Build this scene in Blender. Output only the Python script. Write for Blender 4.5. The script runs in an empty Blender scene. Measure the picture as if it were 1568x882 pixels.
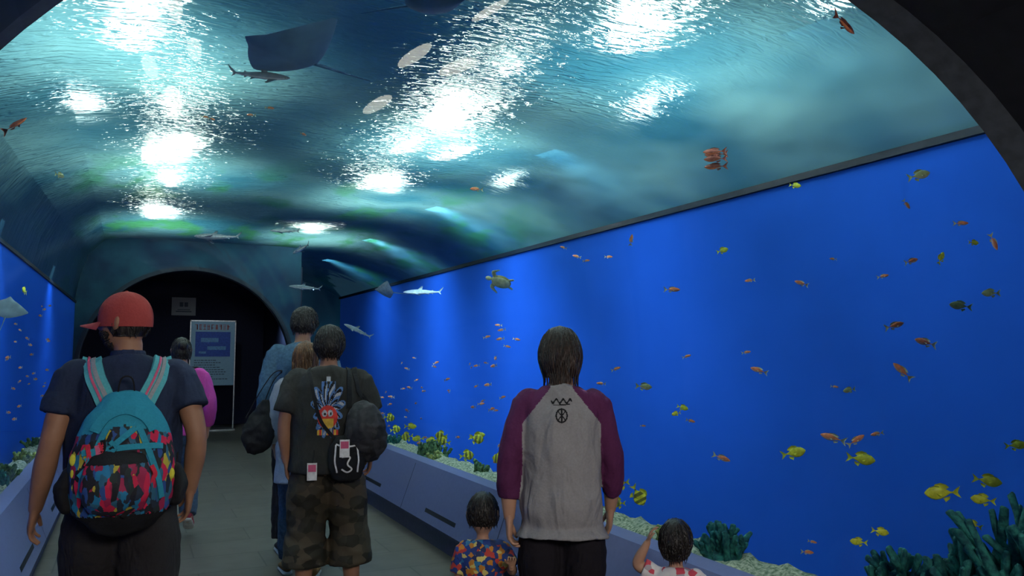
import bpy, math, random
import numpy as np
from mathutils import Vector, noise, Matrix, Euler
random.seed(3)
scn=bpy.context.scene
try: scn.view_settings.view_transform='Standard'
except Exception: pass
COL=bpy.context.collection
def mk(name,verts,faces,mats=None,mi=None,smooth=False,parent=None):
    me=bpy.data.meshes.new(name); me.from_pydata([tuple(v) for v in verts],[],faces)
    ob=bpy.data.objects.new(name,me); COL.objects.link(ob)
    if mats:
        for m in (mats if isinstance(mats,(list,tuple)) else [mats]): me.materials.append(m)
    if mi is not None: me.polygons.foreach_set('material_index',mi)
    if smooth: me.polygons.foreach_set('use_smooth',[True]*len(me.polygons))
    me.update()
    if parent: ob.parent=parent
    return ob
def empty(name,loc=(0,0,0),yaw=0):
    e=bpy.data.objects.new(name,None); COL.objects.link(e); e.location=loc; e.rotation_euler=(0,0,math.radians(yaw)); e.empty_display_size=.1; return e
def nm(name):
    m=bpy.data.materials.new(name); m.use_nodes=True; nt=m.node_tree; nt.nodes.clear()
    o=nt.nodes.new('ShaderNodeOutputMaterial'); return m,nt,o
def N(nt,t): return nt.nodes.new('ShaderNode'+t)
def mat(name,col,rough=.7,var=.25,scale=30,bump=.0,metal=0,spec=.3,emit=None,sc3=(1,1,1),col2=None,folds=0):
    m,nt,o=nm(name); b=N(nt,'BsdfPrincipled'); nt.links.new(b.outputs[0],o.inputs[0])
    tc=N(nt,'TexCoord'); mp=N(nt,'Mapping'); mp.inputs['Scale'].default_value=sc3
    nt.links.new(tc.outputs['Object'],mp.inputs[0])
    n=N(nt,'TexNoise'); n.inputs['Scale'].default_value=scale; n.inputs['Detail'].default_value=4
    nt.links.new(mp.outputs[0],n.inputs['Vector'])
    r=N(nt,'ValToRGB'); c2=col2 or [max(0,c*(1-var)) for c in col]
    r.color_ramp.elements[0].position=.35; r.color_ramp.elements[1].position=.65
    r.color_ramp.elements[0].color=(*c2,1); r.color_ramp.elements[1].color=(*[min(1,c*(1+var*.4)) for c in col],1)
    nt.links.new(n.outputs[0],r.inputs[0]); nt.links.new(r.outputs[0],b.inputs['Base Color'])
    b.inputs['Roughness'].default_value=rough; b.inputs['Metallic'].default_value=metal
    b.inputs['Specular IOR Level'].default_value=spec
    bp=None
    if bump:
        bp=N(nt,'Bump'); bp.inputs['Strength'].default_value=bump; bp.inputs['Distance'].default_value=.01
        nt.links.new(n.outputs[0],bp.inputs['Height']); nt.links.new(bp.outputs[0],b.inputs['Normal'])
    if folds:
        mp2=N(nt,'Mapping'); mp2.inputs['Scale'].default_value=(1.5,1.5,.7); mp2.inputs['Rotation'].default_value=(.2,.5,0); nt.links.new(tc.outputs['Object'],mp2.inputs[0])
        n2=N(nt,'TexNoise'); n2.inputs['Scale'].default_value=7; n2.inputs['Detail'].default_value=2; n2.inputs['Distortion'].default_value=.8; nt.links.new(mp2.outputs[0],n2.inputs[0])
        b2=N(nt,'Bump'); b2.inputs['Strength'].default_value=.8; b2.inputs['Distance'].default_value=folds; nt.links.new(n2.outputs[0],b2.inputs['Height'])
        if bp: nt.links.new(bp.outputs[0],b2.inputs['Normal'])
        nt.links.new(b2.outputs[0],b.inputs['Normal'])
    if emit:
        nt.links.new(r.outputs[0],b.inputs['Emission Color']); b.inputs['Emission Strength'].default_value=emit
    return m
def cellmat(name,cols,scale=25,sc3=(1,1,1),rough=.7,rot=0,dist=0):
    m,nt,o=nm(name); b=N(nt,'BsdfPrincipled'); nt.links.new(b.outputs[0],o.inputs[0])
    tc=N(nt,'TexCoord'); mp=N(nt,'Mapping'); mp.inputs['Scale'].default_value=sc3; mp.inputs['Rotation'].default_value=(0,rot,0)
    nt.links.new(tc.outputs['Object'],mp.inputs[0])
    src=mp.outputs[0]
    if dist:
        nn=N(nt,'TexNoise'); nn.inputs['Scale'].default_value=scale*.9; nn.inputs['Detail'].default_value=2; nt.links.new(mp.outputs[0],nn.inputs[0])
        vm=N(nt,'VectorMath'); vm.operation='MULTIPLY_ADD'; vm.inputs[1].default_value=(dist,dist,dist); nt.links.new(nn.outputs['Color'],vm.inputs[0]); nt.links.new(mp.outputs[0],vm.inputs[2]); src=vm.outputs[0]
    v=N(nt,'TexVoronoi'); v.inputs['Scale'].default_value=scale; nt.links.new(src,v.inputs['Vector'])
    s=N(nt,'SeparateColor'); nt.links.new(v.outputs['Color'],s.inputs[0])
    r=N(nt,'ValToRGB'); r.color_ramp.interpolation='CONSTANT'; e=r.color_ramp.elements
    while len(e)<len(cols): e.new(.5)
    for i,c in enumerate(cols): e[i].position=i/len(cols); e[i].color=(*c,1)
    nt.links.new(s.outputs[0],r.inputs[0]); nt.links.new(r.outputs[0],b.inputs['Base Color'])
    b.inputs['Roughness'].default_value=rough; b.inputs['Specular IOR Level'].default_value=.2
    return m
def box(name,x0,x1,y0,y1,z0,z1,m,parent=None,bev=0):
    v=[(x,y,z) for x in(x0,x1) for y in(y0,y1) for z in(z0,z1)]
    f=[(0,1,3,2),(4,6,7,5),(0,4,5,1),(2,3,7,6),(0,2,6,4),(1,5,7,3)]
    ob=mk(name,v,f,m,parent=parent)
    if bev:
        b=ob.modifiers.new('b','BEVEL'); b.width=bev; b.segments=2
    return ob
# ================= MATERIALS (place)
def m_floor():
    m,nt,o=nm('floor_tiles'); b=N(nt,'BsdfPrincipled'); nt.links.new(b.outputs[0],o.inputs[0])
    tc=N(nt,'TexCoord'); br=N(nt,'TexBrick'); nt.links.new(tc.outputs['Object'],br.inputs[0])
    br.inputs['Color1'].default_value=(.14,.125,.105,1); br.inputs['Color2'].default_value=(.18,.16,.135,1); br.inputs['Mortar'].default_value=(.09,.08,.07,1)
    br.inputs['Scale'].default_value=1; br.inputs['Mortar Size'].default_value=.006; br.inputs['Brick Width'].default_value=.9; br.inputs['Row Height'].default_value=.45
    n=N(nt,'TexNoise'); n.inputs['Scale'].default_value=6; nt.links.new(tc.outputs['Object'],n.inputs[0])
    mx=N(nt,'MixRGB'); mx.blend_type='MULTIPLY'; mx.inputs[0].default_value=.5
    nt.links.new(br.outputs[0],mx.inputs[1]); nt.links.new(n.outputs[0],mx.inputs[2]); nt.links.new(mx.outputs[0],b.inputs['Base Color'])
    b.inputs['Roughness'].default_value=.4
    return m
M_floor=m_floor()
M_blue=mat('blue_painted_tank_wall',(.014,.085,.46),rough=.9,var=.12,scale=.6,spec=.0,emit=.12)  # weak emission mixed in, so the wall glows a little without lamps
M_dark=mat('dark_seam',(.004,.01,.02),rough=.6)
M_black=mat('black_painted_metal',(.006,.006,.008),rough=.5)
M_ribedge=mat('grey_seal',(.05,.055,.06),rough=.5)
M_plinth=mat('lavender_laminate',(.15,.17,.31),rough=.35,var=.05)
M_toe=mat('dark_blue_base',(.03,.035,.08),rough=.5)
M_gravel=mat('pale_gravel',(.62,.62,.42),rough=.9,scale=60,bump=1,col2=(.15,.22,.12))
M_navy=mat('navy_wall_paint',(.010,.012,.035),rough=.8)
M_bulk=mat('teal_rendered_bulkhead',(.010,.055,.085),rough=.9,scale=2.5,col2=(.004,.02,.05))
M_endteal=mat('teal_tank_end',(.006,.07,.12),rough=.9,scale=1.2,col2=(.004,.03,.07),emit=.15)  # emission gives this end wall a faint glow of its own
def m_water():
    m,nt,o=nm('rippled_water_surface')
    tc=N(nt,'TexCoord'); mp=N(nt,'Mapping'); mp.inputs['Scale'].default_value=(4,14,1); mp.inputs['Rotation'].default_value=(0,0,math.radians(-22))
    nt.links.new(tc.outputs['Object'],mp.inputs[0])
    n=N(nt,'TexNoise'); n.inputs['Scale'].default_value=1.5; n.inputs['Detail'].default_value=2.5; n.inputs['Distortion'].default_value=1.0
    nt.links.new(mp.outputs[0],n.inputs[0])
    nb=N(nt,'TexNoise'); nb.inputs['Scale'].default_value=2.2; nb.inputs['Detail'].default_value=1; nt.links.new(tc.outputs['Object'],nb.inputs[0])
    n2=N(nt,'TexNoise'); n2.inputs['Scale'].default_value=.8; n2.inputs['Detail'].default_value=2
    nt.links.new(tc.outputs['Object'],n2.inputs[0])
    sx=N(nt,'SeparateXYZ'); nt.links.new(tc.outputs['Object'],sx.inputs[0])
    mr=N(nt,'MapRange'); mr.inputs[1].default_value=2.7; mr.inputs[2].default_value=3.7; mr.inputs[3].default_value=1; mr.inputs[4].default_value=.03
    nt.links.new(sx.outputs[0],mr.inputs[0])
    b0=N(nt,'Bump'); b0.inputs['Distance'].default_value=.12; b0.inputs['Strength'].default_value=.6; nt.links.new(nb.outputs[0],b0.inputs['Height'])
    bp=N(nt,'Bump'); bp.inputs['Distance'].default_value=.085; nt.links.new(b0.outputs[0],bp.inputs['Normal'])
    nt.links.new(mr.outputs[0],bp.inputs['Strength']); nt.links.new(n.outputs[0],bp.inputs['Height'])
    r=N(nt,'ValToRGB'); e=r.color_ramp.elements; e[0].position=.35; e[1].position=.65
    e[0].color=(.03,.15,.20,1); e[1].color=(.14,.35,.36,1)
    nt.links.new(n2.outputs[0],r.inputs[0])
    n3=N(nt,'TexNoise'); n3.inputs['Scale'].default_value=2.2; n3.inputs['Detail'].default_value=4
    mp3=N(nt,'Mapping'); mp3.inputs['Location'].default_value=(3.3,1.7,0); mp3.inputs['Scale'].default_value=(1,.4,1)
    nt.links.new(tc.outputs['Object'],mp3.inputs[0]); nt.links.new(mp3.outputs[0],n3.inputs[0])
    g=N(nt,'ValToRGB'); ge=g.color_ramp.elements; ge[0].position=.52; ge[1].position=.64; ge[0].color=(0,0,0,1); ge[1].color=(1,1,1,1)
    nt.links.new(n3.outputs[0],g.inputs[0])
    ym=N(nt,'MapRange'); ym.inputs[1].default_value=7; ym.inputs[2].default_value=9.5; ym.inputs[3].default_value=0; ym.inputs[4].default_value=.8; nt.links.new(sx.outputs[1],ym.inputs[0])
    gm=N(nt,'Math'); gm.operation='MULTIPLY'; nt.links.new(g.outputs[0],gm.inputs[0]); nt.links.new(ym.outputs[0],gm.inputs[1])
    mg=N(nt,'MixRGB'); mg.inputs[2].default_value=(.04,.24,.06,1); nt.links.new(gm.outputs[0],mg.inputs[0]); nt.links.new(r.outputs[0],mg.inputs[1])  # green plant reflections painted into the water colour as noise patches
    rf=N(nt,'BsdfRefraction'); rf.inputs['IOR'].default_value=1.33; rf.inputs['Roughness'].default_value=.03; rf.inputs['Color'].default_value=(.85,.96,.97,1)
    rg=N(nt,'BsdfRefraction'); rg.inputs['IOR'].default_value=1.33; rg.inputs['Roughness'].default_value=.38; rg.inputs['Color'].default_value=(.65,.92,.92,1)
    tl=N(nt,'BsdfTranslucent'); gl=N(nt,'BsdfGlossy'); gl.inputs['Roughness'].default_value=.35; gl.inputs['Color'].default_value=(.5,.8,.9,1)
    tp=N(nt,'BsdfTransparent'); tp.inputs['Color'].default_value=(1,.95,.88,1)
    df=N(nt,'BsdfDiffuse')
    nt.links.new(mg.outputs[0],tl.inputs['Color']); nt.links.new(mg.outputs[0],df.inputs['Color'])
    for x in(rf,rg,tl,gl,df): nt.links.new(bp.outputs[0],x.inputs['Normal'])
    def mix(a,b,f):
        x=N(nt,'MixShader'); x.inputs[0].default_value=f
        nt.links.new(a.outputs[0],x.inputs[1]); nt.links.new(b.outputs[0],x.inputs[2]); return x
    s=mix(tl,df,.2); s=mix(s,rg,.28); s=mix(s,rf,.40); s=mix(s,gl,.10); s=mix(s,tp,.02)
    nt.links.new(s.outputs[0],o.inputs[0]); return m
M_water=m_water()
def m_acryl():
    m,nt,o=nm('clear_acrylic'); t=N(nt,'BsdfTransparent'); t.inputs[0].default_value=(.93,.97,.98,1); g=N(nt,'BsdfGlossy'); g.inputs['Roughness'].default_value=.06
    l=N(nt,'LayerWeight'); l.inputs[0].default_value=.2; mu=N(nt,'Math'); mu.operation='MULTIPLY'; mu.inputs[1].default_value=.4
    nt.links.new(l.outputs['Fresnel'],mu.inputs[0])
    x=N(nt,'MixShader'); nt.links.new(mu.outputs[0],x.inputs[0]); nt.links.new(t.outputs[0],x.inputs[1]); nt.links.new(g.outputs[0],x.inputs[2]); nt.links.new(x.outputs[0],o.inputs[0]); return m
M_acr=m_acryl()
def m_emit(name,c,s):
    m,nt,o=nm(name); e=N(nt,'Emission'); e.inputs[0].default_value=(*c,1); e.inputs[1].default_value=s
    nt.links.new(e.outputs[0],o.inputs[0]); return m
M_lamp=m_emit('lamp_glow',(1,1,.88),18)
# ================= SHELL
XL,XR,CX,R,ZC=-.75,2.35,.8,1.55,1.25
YE=13.5
TUN=empty('underwater_tunnel')
floor=box('floor',-.75,2.35,-2,17.6,-.08,0,M_floor)
def plinth(name,sgn,glass):
    prof=[(0,.58),(.09,.565),(.10,.54),(.235,.17),(.235,.15),(.19,.15),(.19,0),(0,0)]
    P=[(glass-sgn*a,z) for a,z in prof]; y0,y1=-1.9,YE
    v=[(x,y0,z) for x,z in P]+[(x,y1,z) for x,z in P]; n=len(P)
    f=[(i,(i+1)%n,(i+1)%n+n,i+n) for i in range(n)]+[tuple(range(n)),tuple(range(2*n-1,n-1,-1))]
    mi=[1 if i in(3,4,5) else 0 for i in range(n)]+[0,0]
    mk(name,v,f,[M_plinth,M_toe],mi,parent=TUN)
    for k in range(7):
        y=.9+1.9*k
        xa=glass-sgn*.101; xb=glass-sgn*.237
        mk(name+'_joint',[(xa,y,.54),(xa,y+.012,.54),(xb,y+.012,.17),(xb,y,.17)],[(0,1,2,3)],M_toe,parent=TUN)
        def pt(z): t=(.54-z)/.37; return glass-sgn*(.102+.135*t)
        for zz in(.235,):
            mk(name+'_slot',[(pt(zz+.03),y+.7,zz+.03),(pt(zz+.03),y+1.35,zz+.03),(pt(zz),y+1.35,zz),(pt(zz),y+.7,zz)],[(0,1,2,3)],M_black,parent=TUN)
plinth('plinth_right',1,XR); plinth('plinth_left',-1,XL)
def arc(r,n=40): return [(CX+r*math.cos(math.pi*i/n),ZC+r*math.sin(math.pi*i/n)) for i in range(n+1)]
prof=[(XR,.58)]+arc(R)+[(XL,.58)]
ys=[1.2+(YE-1.2)*i/6 for i in range(7)]
v=[];f=[]
for y in ys: v+=[(x,y,z) for x,z in prof]
n=len(prof)
for j in range(6):
    for i in range(n-1): f.append((j*n+i,j*n+i+1,(j+1)*n+i+1,(j+1)*n+i))
mk('acrylic_vault',v,f,M_acr,smooth=True,parent=TUN)
def rib(name,yc,w,r0,r1,skew,mats):
    pi=[(CX+r0,0.0)]+[(CX+r0*math.cos(math.pi*i/48),ZC+r0*math.sin(math.pi*i/48)) for i in range(49)]+[(CX-r0,0.0)]
    po=[(CX+r1,0.0)]+[(CX+r1*math.cos(math.pi*i/48),ZC+r1*math.sin(math.pi*i/48)) for i in range(49)]+[(CX-r1,0.0)]
    v=[];f=[];mi=[];n=len(pi)
    for y in(yc-w,yc-.09,yc):
        for P in(pi,po): v+=[(x,y+skew*(XR-x),z) for x,z in P]
    for k in(0,2):
        a,b,c,d=k*n,(k+1)*n,(k+2)*n,(k+3)*n
        for i in range(n-1):
            f.append((a+i,a+i+1,c+i+1,c+i));mi.append(0 if k==0 else 1)
            f.append((b+i,d+i,d+i+1,b+i+1));mi.append(0)
    c,d=4*n,5*n
    for i in range(n-1):
        f.append((c+i,c+i+1,d+i+1,d+i));mi.append(0)
        f.append((i,n+i,n+i+1,i+1));mi.append(0)
    return mk(name,v,f,mats,mi,parent=TUN)
rib('near_rib',1.22,1.2,R-.015,R+.12,.42,[M_black,M_ribedge])
rib('far_rib',YE-.02,.2,R-.01,R+.05,0,[M_dark,M_dark])
px=[(-1.35,2.66),(-1.22,2.85),(-1.0,3.05),(-.6,3.24),(0,3.3)]+[(x/10,3.3) for x in range(5,31,5)]+[(3.4,3.26),(3.8,3.14),(4.2,2.98),(4.5,2.82)]
v=[];f=[];n=len(px);ny=20
LW=[(-1,-1.35,2.63),(5,-1.30,2.60),(8.4,-1.08,2.45),(13.45,-.82,2.24)]
WL=LW+[(20,-.82,2.24)]
for j in range(ny+1):
    y=-1+19.98*j/ny
    for a,b in zip(WL,WL[1:]):
        if y<=b[0]: t=(y-a[0])/(b[0]-a[0]); xw,zw=a[1]+(b[1]-a[1])*t,a[2]+(b[2]-a[2])*t; break
    for k,(x,z) in enumerate(px):
        if k<4: x=xw+((-1.35,-1.22,-1.0,-.45)[k]+1.35)*(-.45-xw)/.9; z=zw+.04+(3.24-zw-.04)*(0,.38,.72,1)[k]
        v.append((x,y,z))
for j in range(ny):
    for i in range(n-1): f.append((j*n+i,(j+1)*n+i,(j+1)*n+i+1,j*n+i+1))
mk('water_surface',v,f,M_water,smooth=True,parent=TUN)
box('wall_right',4.5,4.6,-1,19,-1.6,2.79,M_blue); box('trim_1',4.46,4.6,-1,19,2.79,2.84,M_dark)
v=[];f=[]
for y,x,z in LW: v+=[(x,y,-1.6),(x,y,z),(x-.1,y,-1.6),(x-.1,y,z)]
for i in range(3):
    a=i*4; f+=[(a,a+1,a+5,a+4),(a+2,a+6,a+7,a+3),(a+1,a+3,a+7,a+5)]
mk('wall_left',v,f,M_blue)
v=[];f=[]
for y,x,z in LW: v+=[(x+.02,y,z),(x+.02,y,z+.035),(x-.1,y,z),(x-.1,y,z+.035)]
for i in range(3):
    a=i*4; f+=[(a,a+1,a+5,a+4),(a+2,a+6,a+7,a+3),(a+1,a+3,a+7,a+5),(a,a+4,a+6,a+2)]
mk('trim_2',v,f,M_dark)
box('wall_tank_end',-1.45,4.6,19,19.1,-1.6,5.2,M_endteal)
box('wall_back',-1.45,4.6,-2.1,-2,-1.6,5.2,M_navy)
box('tank_floor',-1.45,4.6,-1,19,-1.7,-1.6,M_gravel,parent=TUN)
M_room=mat('blue_hall_paint',(.015,.06,.22),rough=.9,emit=.15)  # hall surfaces are slightly emissive, a blue glow added to the colour
box('ceiling',-4,7,-2,19,5.2,5.3,M_room)
box('wall_hall_left',-4.1,-4,-2,19,2.6,5.2,M_room);box('wall_hall_right',7,7.1,-2,19,2.6,5.2,M_room)
def ledge(name,x0,x1):
    nx,ny=8,260;v=[];f=[]
    for j in range(ny+1):
        for i in range(nx+1):
            t=i/nx;y=-.9+(YE+.85)*j/ny;x=x0+(x1-x0)*t
            z=.53+.05*noise.noise(Vector((x*9,y*7,0)))+.03*noise.noise(Vector((x*30,y*26,3)))+.03*math.sin(3*t)
            if i==nx: z=-.3
            if i==0: z=.5
            v.append((x,y,z))
    for j in range(ny):
        for i in range(nx):
            a=j*(nx+1)+i; f.append((a,a+1,a+nx+2,a+nx+1))
    return mk(name,v,f,M_gravel,smooth=True,parent=TUN)
ledge('gravel_bed_right',XR+.01,XR+.33); ledge('gravel_bed_left',XL-.01,XL-.2)
A=[(XR,0.0)]+arc(R)+[(XL,0.0)]
xo0,xo1,zt=-.95,2.5,2.95
def ring_out(a0,a1,z1):
    O=[(a1,0.0)]
    for x,z in arc(R):
        dx,dz=x-CX,z-ZC
        c=max(dx/(a1-CX),-dx/(CX-a0),dz/(z1-ZC),1e-6); O.append((CX+dx/c,ZC+dz/c))
    O.append((a0,0.0)); return O
O=ring_out(-1.34,2.52,3.28); n=len(A)
mk('wall_bulkhead',[(x,YE,z) for P in(A,O) for x,z in P],[(i,i+1,n+i+1,n+i) for i in range(n-1)],M_bulk)
YC=YE+.04
box('wall_chamber_left',xo0-.05,xo0,YC,17.6,0,2.95,M_navy);box('wall_chamber_right',xo1,xo1+.05,YC,17.6,0,2.95,M_navy)
box('wall_chamber_end',xo0,xo1,17.5,17.6,0,2.95,M_navy);box('ceiling_chamber',xo0,xo1,YC,17.6,2.95,3.0,M_navy)
def lamp(x,y,rx,ry,ang=0,z=4.5):
    c,s=math.cos(math.radians(ang)),math.sin(math.radians(ang)); n=28; v=[]
    for zz,k in((z,1),(z+.1,.8)):
        for t in range(n):
            a=2*math.pi*t/n; p,q=rx*k*math.cos(a),ry*k*math.sin(a); v.append((x+p*c-q*s,y+p*s+q*c,zz))
    f=[tuple(range(n)),tuple(range(2*n-1,n-1,-1))]+[(i,(i+1)%n,(i+1)%n+n,i+n) for i in range(n)]; mi=[0]+[1]*(n+1)
    b=len(v); 
    for zz in(z+.1,5.2): v+=[(x-.015,y-.015,zz),(x+.015,y-.015,zz),(x+.015,y+.015,zz),(x-.015,y+.015,zz)]
    f+=[(b+i,b+(i+1)%4,b+4+(i+1)%4,b+4+i) for i in range(4)]; mi+=[1]*4
    mk('aquarium_lamp',v,f,[M_lamp,M_black],mi)
LAMPS=[(.15,12.2,.14,.6,-4),(.32,9.9,.12,.5,-5),(.44,8.2,.09,.35,-5),(.05,8.9,.10,.4,-5),(.22,7.2,.08,.35,-5),(2.56,9.1,.14,.45,4),(2.46,7.4,.12,.4,5),(2.37,6.0,.09,.3,5),(2.97,7.5,.17,.35,10),(2.72,6.1,.08,.3,10),(2.55,5.2,.07,.2,10),(-.16,5.77,.30,.30,0),(3.12,4.3,.32,.32,0)]
for a in LAMPS: lamp(a[0],a[1],a[2]*.75,a[3]*.95,a[4])
def spot(x,y,z,tx,ty,tz,e,c=(1,1,.95),ang=120,r=.05,bl=.8,nme='lamp_and_fill_spot'):
    l=bpy.data.lights.new(nme,'SPOT'); l.energy=e;l.color=c;l.spot_size=math.radians(ang);l.spot_blend=bl;l.shadow_soft_size=r
    o=bpy.data.objects.new(nme,l);COL.objects.link(o);o.location=(x,y,z)
    o.rotation_euler=(Vector((tx,ty,tz))-Vector((x,y,z))).to_track_quat('-Z','Y').to_euler()
def area(x,y,z,tx,ty,tz,e,c,sx,sy,nme='tank_wall_fill'):
    l=bpy.data.lights.new(nme,'AREA'); l.energy=e;l.color=c;l.shape='RECTANGLE';l.size=sx;l.size_y=sy;l.spread=math.radians(180 if 'entrance' in nme else 105)
    o=bpy.data.objects.new(nme,l);COL.objects.link(o);o.location=(x,y,z)
    o.rotation_euler=(Vector((tx,ty,tz))-Vector((x,y,z))).to_track_quat('-Z','Y').to_euler()
SP=[(-.15,5.2,60),(2.9,4.0,60),(.3,8.5,60),(.3,12,60),(2.5,6.5,60),(2.7,9,60),(2.5,12.5,50),(1.2,2.5,30),(4.0,5.4,22),(4.05,8.2,26),(3.9,3.2,14),(-.9,4.4,30),(-.6,7.2,26)]  # entries over the cove and left side are added fill without fixtures
for i,(x,y,e) in enumerate(SP): spot(x,y,4.35,x,y,0,e*7,r=.05 if i<7 else 0)
WASH=((3,5),(6,20),(9,50),(12,52),(15,44))
for y,e in WASH: area(3.0,y,3.05,4.5,y+.3,1.4,e,(.45,.72,1),.3,3.0)  # unseen area lights added inside the tank to brighten the right wall
for y in(5,8,11): area(-.60,y,2.35,-1.15,y,1.5,8,(.45,.7,1),.15,2.4)  # same added fill for the left wall, facing away from the camera
area(.8,-1.2,2.5,.8,3.5,.8,80,(1,.95,.88),1.6,.6,'entrance_ceiling_light')
spot(1.4,14.4,2.85,1.4,16.4,1.3,24,(.7,.9,1),70,.05,.6,'board_fill_spot')  # added chamber light, there only to make the information board visible
w=bpy.data.worlds.new('hall_ambient');scn.world=w;w.use_nodes=True
w.node_tree.nodes['Background'].inputs[0].default_value=(.02,.05,.08,1)
# ================= MESH TOOLS
class MB:
    def __init__(s): s.v=[];s.f=[];s.m=[]
    def add(s,v,f,mi=0):
        o=len(s.v); s.v+=[Vector(p) for p in v]; s.f+=[tuple(i+o for i in q) for q in f]; s.m+=([mi]*len(f) if isinstance(mi,int) else mi)
    def xf(s,M): s.v=[M@p for p in s.v]
def crv(P,t):
    n=len(P)-1; i=min(int(t),n-1); u=t-i
    p1,p2=P[i],P[i+1]; p0=P[i-1] if i>0 else p1; p3=P[i+2] if i+2<=n else p2
    m1=(p2-p0)*.5; m2=(p3-p1)*.5
    return (2*u**3-3*u**2+1)*p1+(u**3-2*u**2+u)*m1+(-2*u**3+3*u**2)*p2+(u**3-u**2)*m2
def loft(keys,n=16,sub=4,side=(1,0,0),cap='round'):
    P=[Vector(k[0]) for k in keys]; Rr=[Vector((k[1],k[2] if len(k)>2 else k[1],0)) for k in keys]
    K=(len(P)-1)*sub
    c=[crv(P,i/sub) for i in range(K+1)]; r=[crv(Rr,i/sub) for i in range(K+1)]
    T=[(c[min(i+1,K)]-c[max(i-1,0)]).normalized() for i in range(K+1)]
    rings=[]
    sd=Vector(side)
    def ring(C,t,rx,ry):
        S=(sd-t*sd.dot(t)); 
        if S.length<1e-3: S=t.orthogonal()
        S.normalize(); U=t.cross(S)
        rings.append([C+S*(rx*math.cos(2*math.pi*k/n))+U*(ry*math.sin(2*math.pi*k/n)) for k in range(n)])
    if cap=='round':
        q=min(r[0].x,r[0].y)
        for a in(75,50,25): ring(c[0]-T[0]*q*math.sin(math.radians(a))*.8,T[0],r[0].x*math.cos(math.radians(a)),r[0].y*math.cos(math.radians(a)))
    for i in range(K+1): ring(c[i],T[i],max(r[i].x,.0005),max(r[i].y,.0005))
    if cap=='round':
        q=min(r[K].x,r[K].y)
        for a in(25,50,75): ring(c[K]+T[K]*q*math.sin(math.radians(a))*.8,T[K],r[K].x*math.cos(math.radians(a)),r[K].y*math.cos(math.radians(a)))
    v=[p for q in rings for p in q]; f=[]
    for j in range(len(rings)-1):
        for i in range(n): f.append((j*n+i,j*n+(i+1)%n,(j+1)*n+(i+1)%n,(j+1)*n+i))
    f.append(tuple(range(n-1,-1,-1))); L=(len(rings)-1)*n; f.append(tuple(range(L,L+n)))
    return v,f
def ellip(c,rx,ry,rz,nu=16,nv=10,rot=None):
    v=[];f=[]
    for j in range(nv+1):
        th=math.pi*j/nv
        for i in range(nu):
            p=Vector((rx*math.sin(th)*math.cos(2*math.pi*i/nu),ry*math.sin(th)*math.sin(2*math.pi*i/nu),rz*math.cos(th)))
            if rot: p=rot@p
            v.append(Vector(c)+p)
    for j in range(nv):
        for i in range(nu): f.append((j*nu+i,(j+1)*nu+i,(j+1)*nu+(i+1)%nu,j*nu+(i+1)%nu))
    return v,f
def fuse(name,mb,vox,it,mats,mf=None,parent=None,wr=0,wf=9,wsc=(1,1,1)):
    t=mk('tmp',mb.v,mb.f); m=t.modifiers.new('r','REMESH'); m.mode='VOXEL'; m.voxel_size=vox
    if it: s=t.modifiers.new('s','SMOOTH'); s.factor=.5; s.iterations=it
    dg=bpy.context.evaluated_depsgraph_get(); dg.update()
    me=bpy.data.meshes.new_from_object(t.evaluated_get(dg)); bpy.data.objects.remove(t)
    me.name=name; ob=bpy.data.objects.new(name,me); COL.objects.link(ob); me.materials.clear()
    for q in mats: me.materials.append(q)
    if wr:
        nn=[v.normal.copy() for v in me.vertices]
        for v,nr in zip(me.vertices,nn):
            p=v.co; q=Vector((p.x*wsc[0],p.y*wsc[1],p.z*wsc[2]))*wf
            d=1-abs(noise.noise(q))*2; d2=noise.noise(q*2.3+Vector((5,3,1)))
            v.co=p+nr*wr*(d*.8+d2*.6-.3)
    me.polygons.foreach_set('use_smooth',[True]*len(me.polygons))
    if mf: me.polygons.foreach_set('material_index',[mf(p.center) for p in me.polygons])
    me.update()
    if parent: ob.parent=parent
    return ob
# ================= PEOPLE
V=Vector
def lerp(a,b,t): return a+(b-a)*t
M_skin=mat('tan_skin',(.34,.17,.10),rough=.55,var=.12,scale=14,spec=.35)
M_skinl=mat('light_skin',(.42,.23,.15),rough=.55,var=.1,scale=14,spec=.35)
M_lip=mat('lip_skin',(.28,.08,.06),rough=.5); M_eye=mat('eye_white',(.7,.7,.68),rough=.2,var=.02); M_iris=mat('dark_iris',(.02,.012,.01),rough=.2)
def hairmat(name,c,c2): return mat(name,c,rough=.45,scale=18,sc3=(6,6,.6),bump=.6,spec=.4,col2=c2)
M_hblack=hairmat('black_hair',(.018,.014,.012),(.004,.003,.003))
M_hbrown=hairmat('dark_brown_hair',(.030,.015,.009),(.008,.005,.004))
M_hlong=hairmat('chestnut_hair',(.20,.085,.03),(.06,.025,.01))
def limb(pts,rad,u0,u1,ease=0,n=7):
    P=[V(p) for p in pts]; out=[]
    for i in range(n):
        u=lerp(u0,u1,i/(n-1)); 
        p=lerp(P[0],P[1],u*2) if u<.5 else lerp(P[1],P[2],u*2-1)
        if .4<u<.6:
            a=lerp(P[0],P[1],.8);b=lerp(P[1],P[2],.2);t=(u-.4)/.2
            p=lerp(lerp(a,P[1],t),lerp(P[1],b,t),t)
        x=u*(len(rad)-1); k=min(int(x),len(rad)-2); r=lerp(rad[k],rad[k+1],x-k)
        out.append((p,r+(ease(u) if callable(ease) else ease)))
    return out
ARM=[.043,.048,.047,.041,.043,.036,.026]; LEG=[.09,.086,.073,.056,.058,.048,.036]
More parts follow.
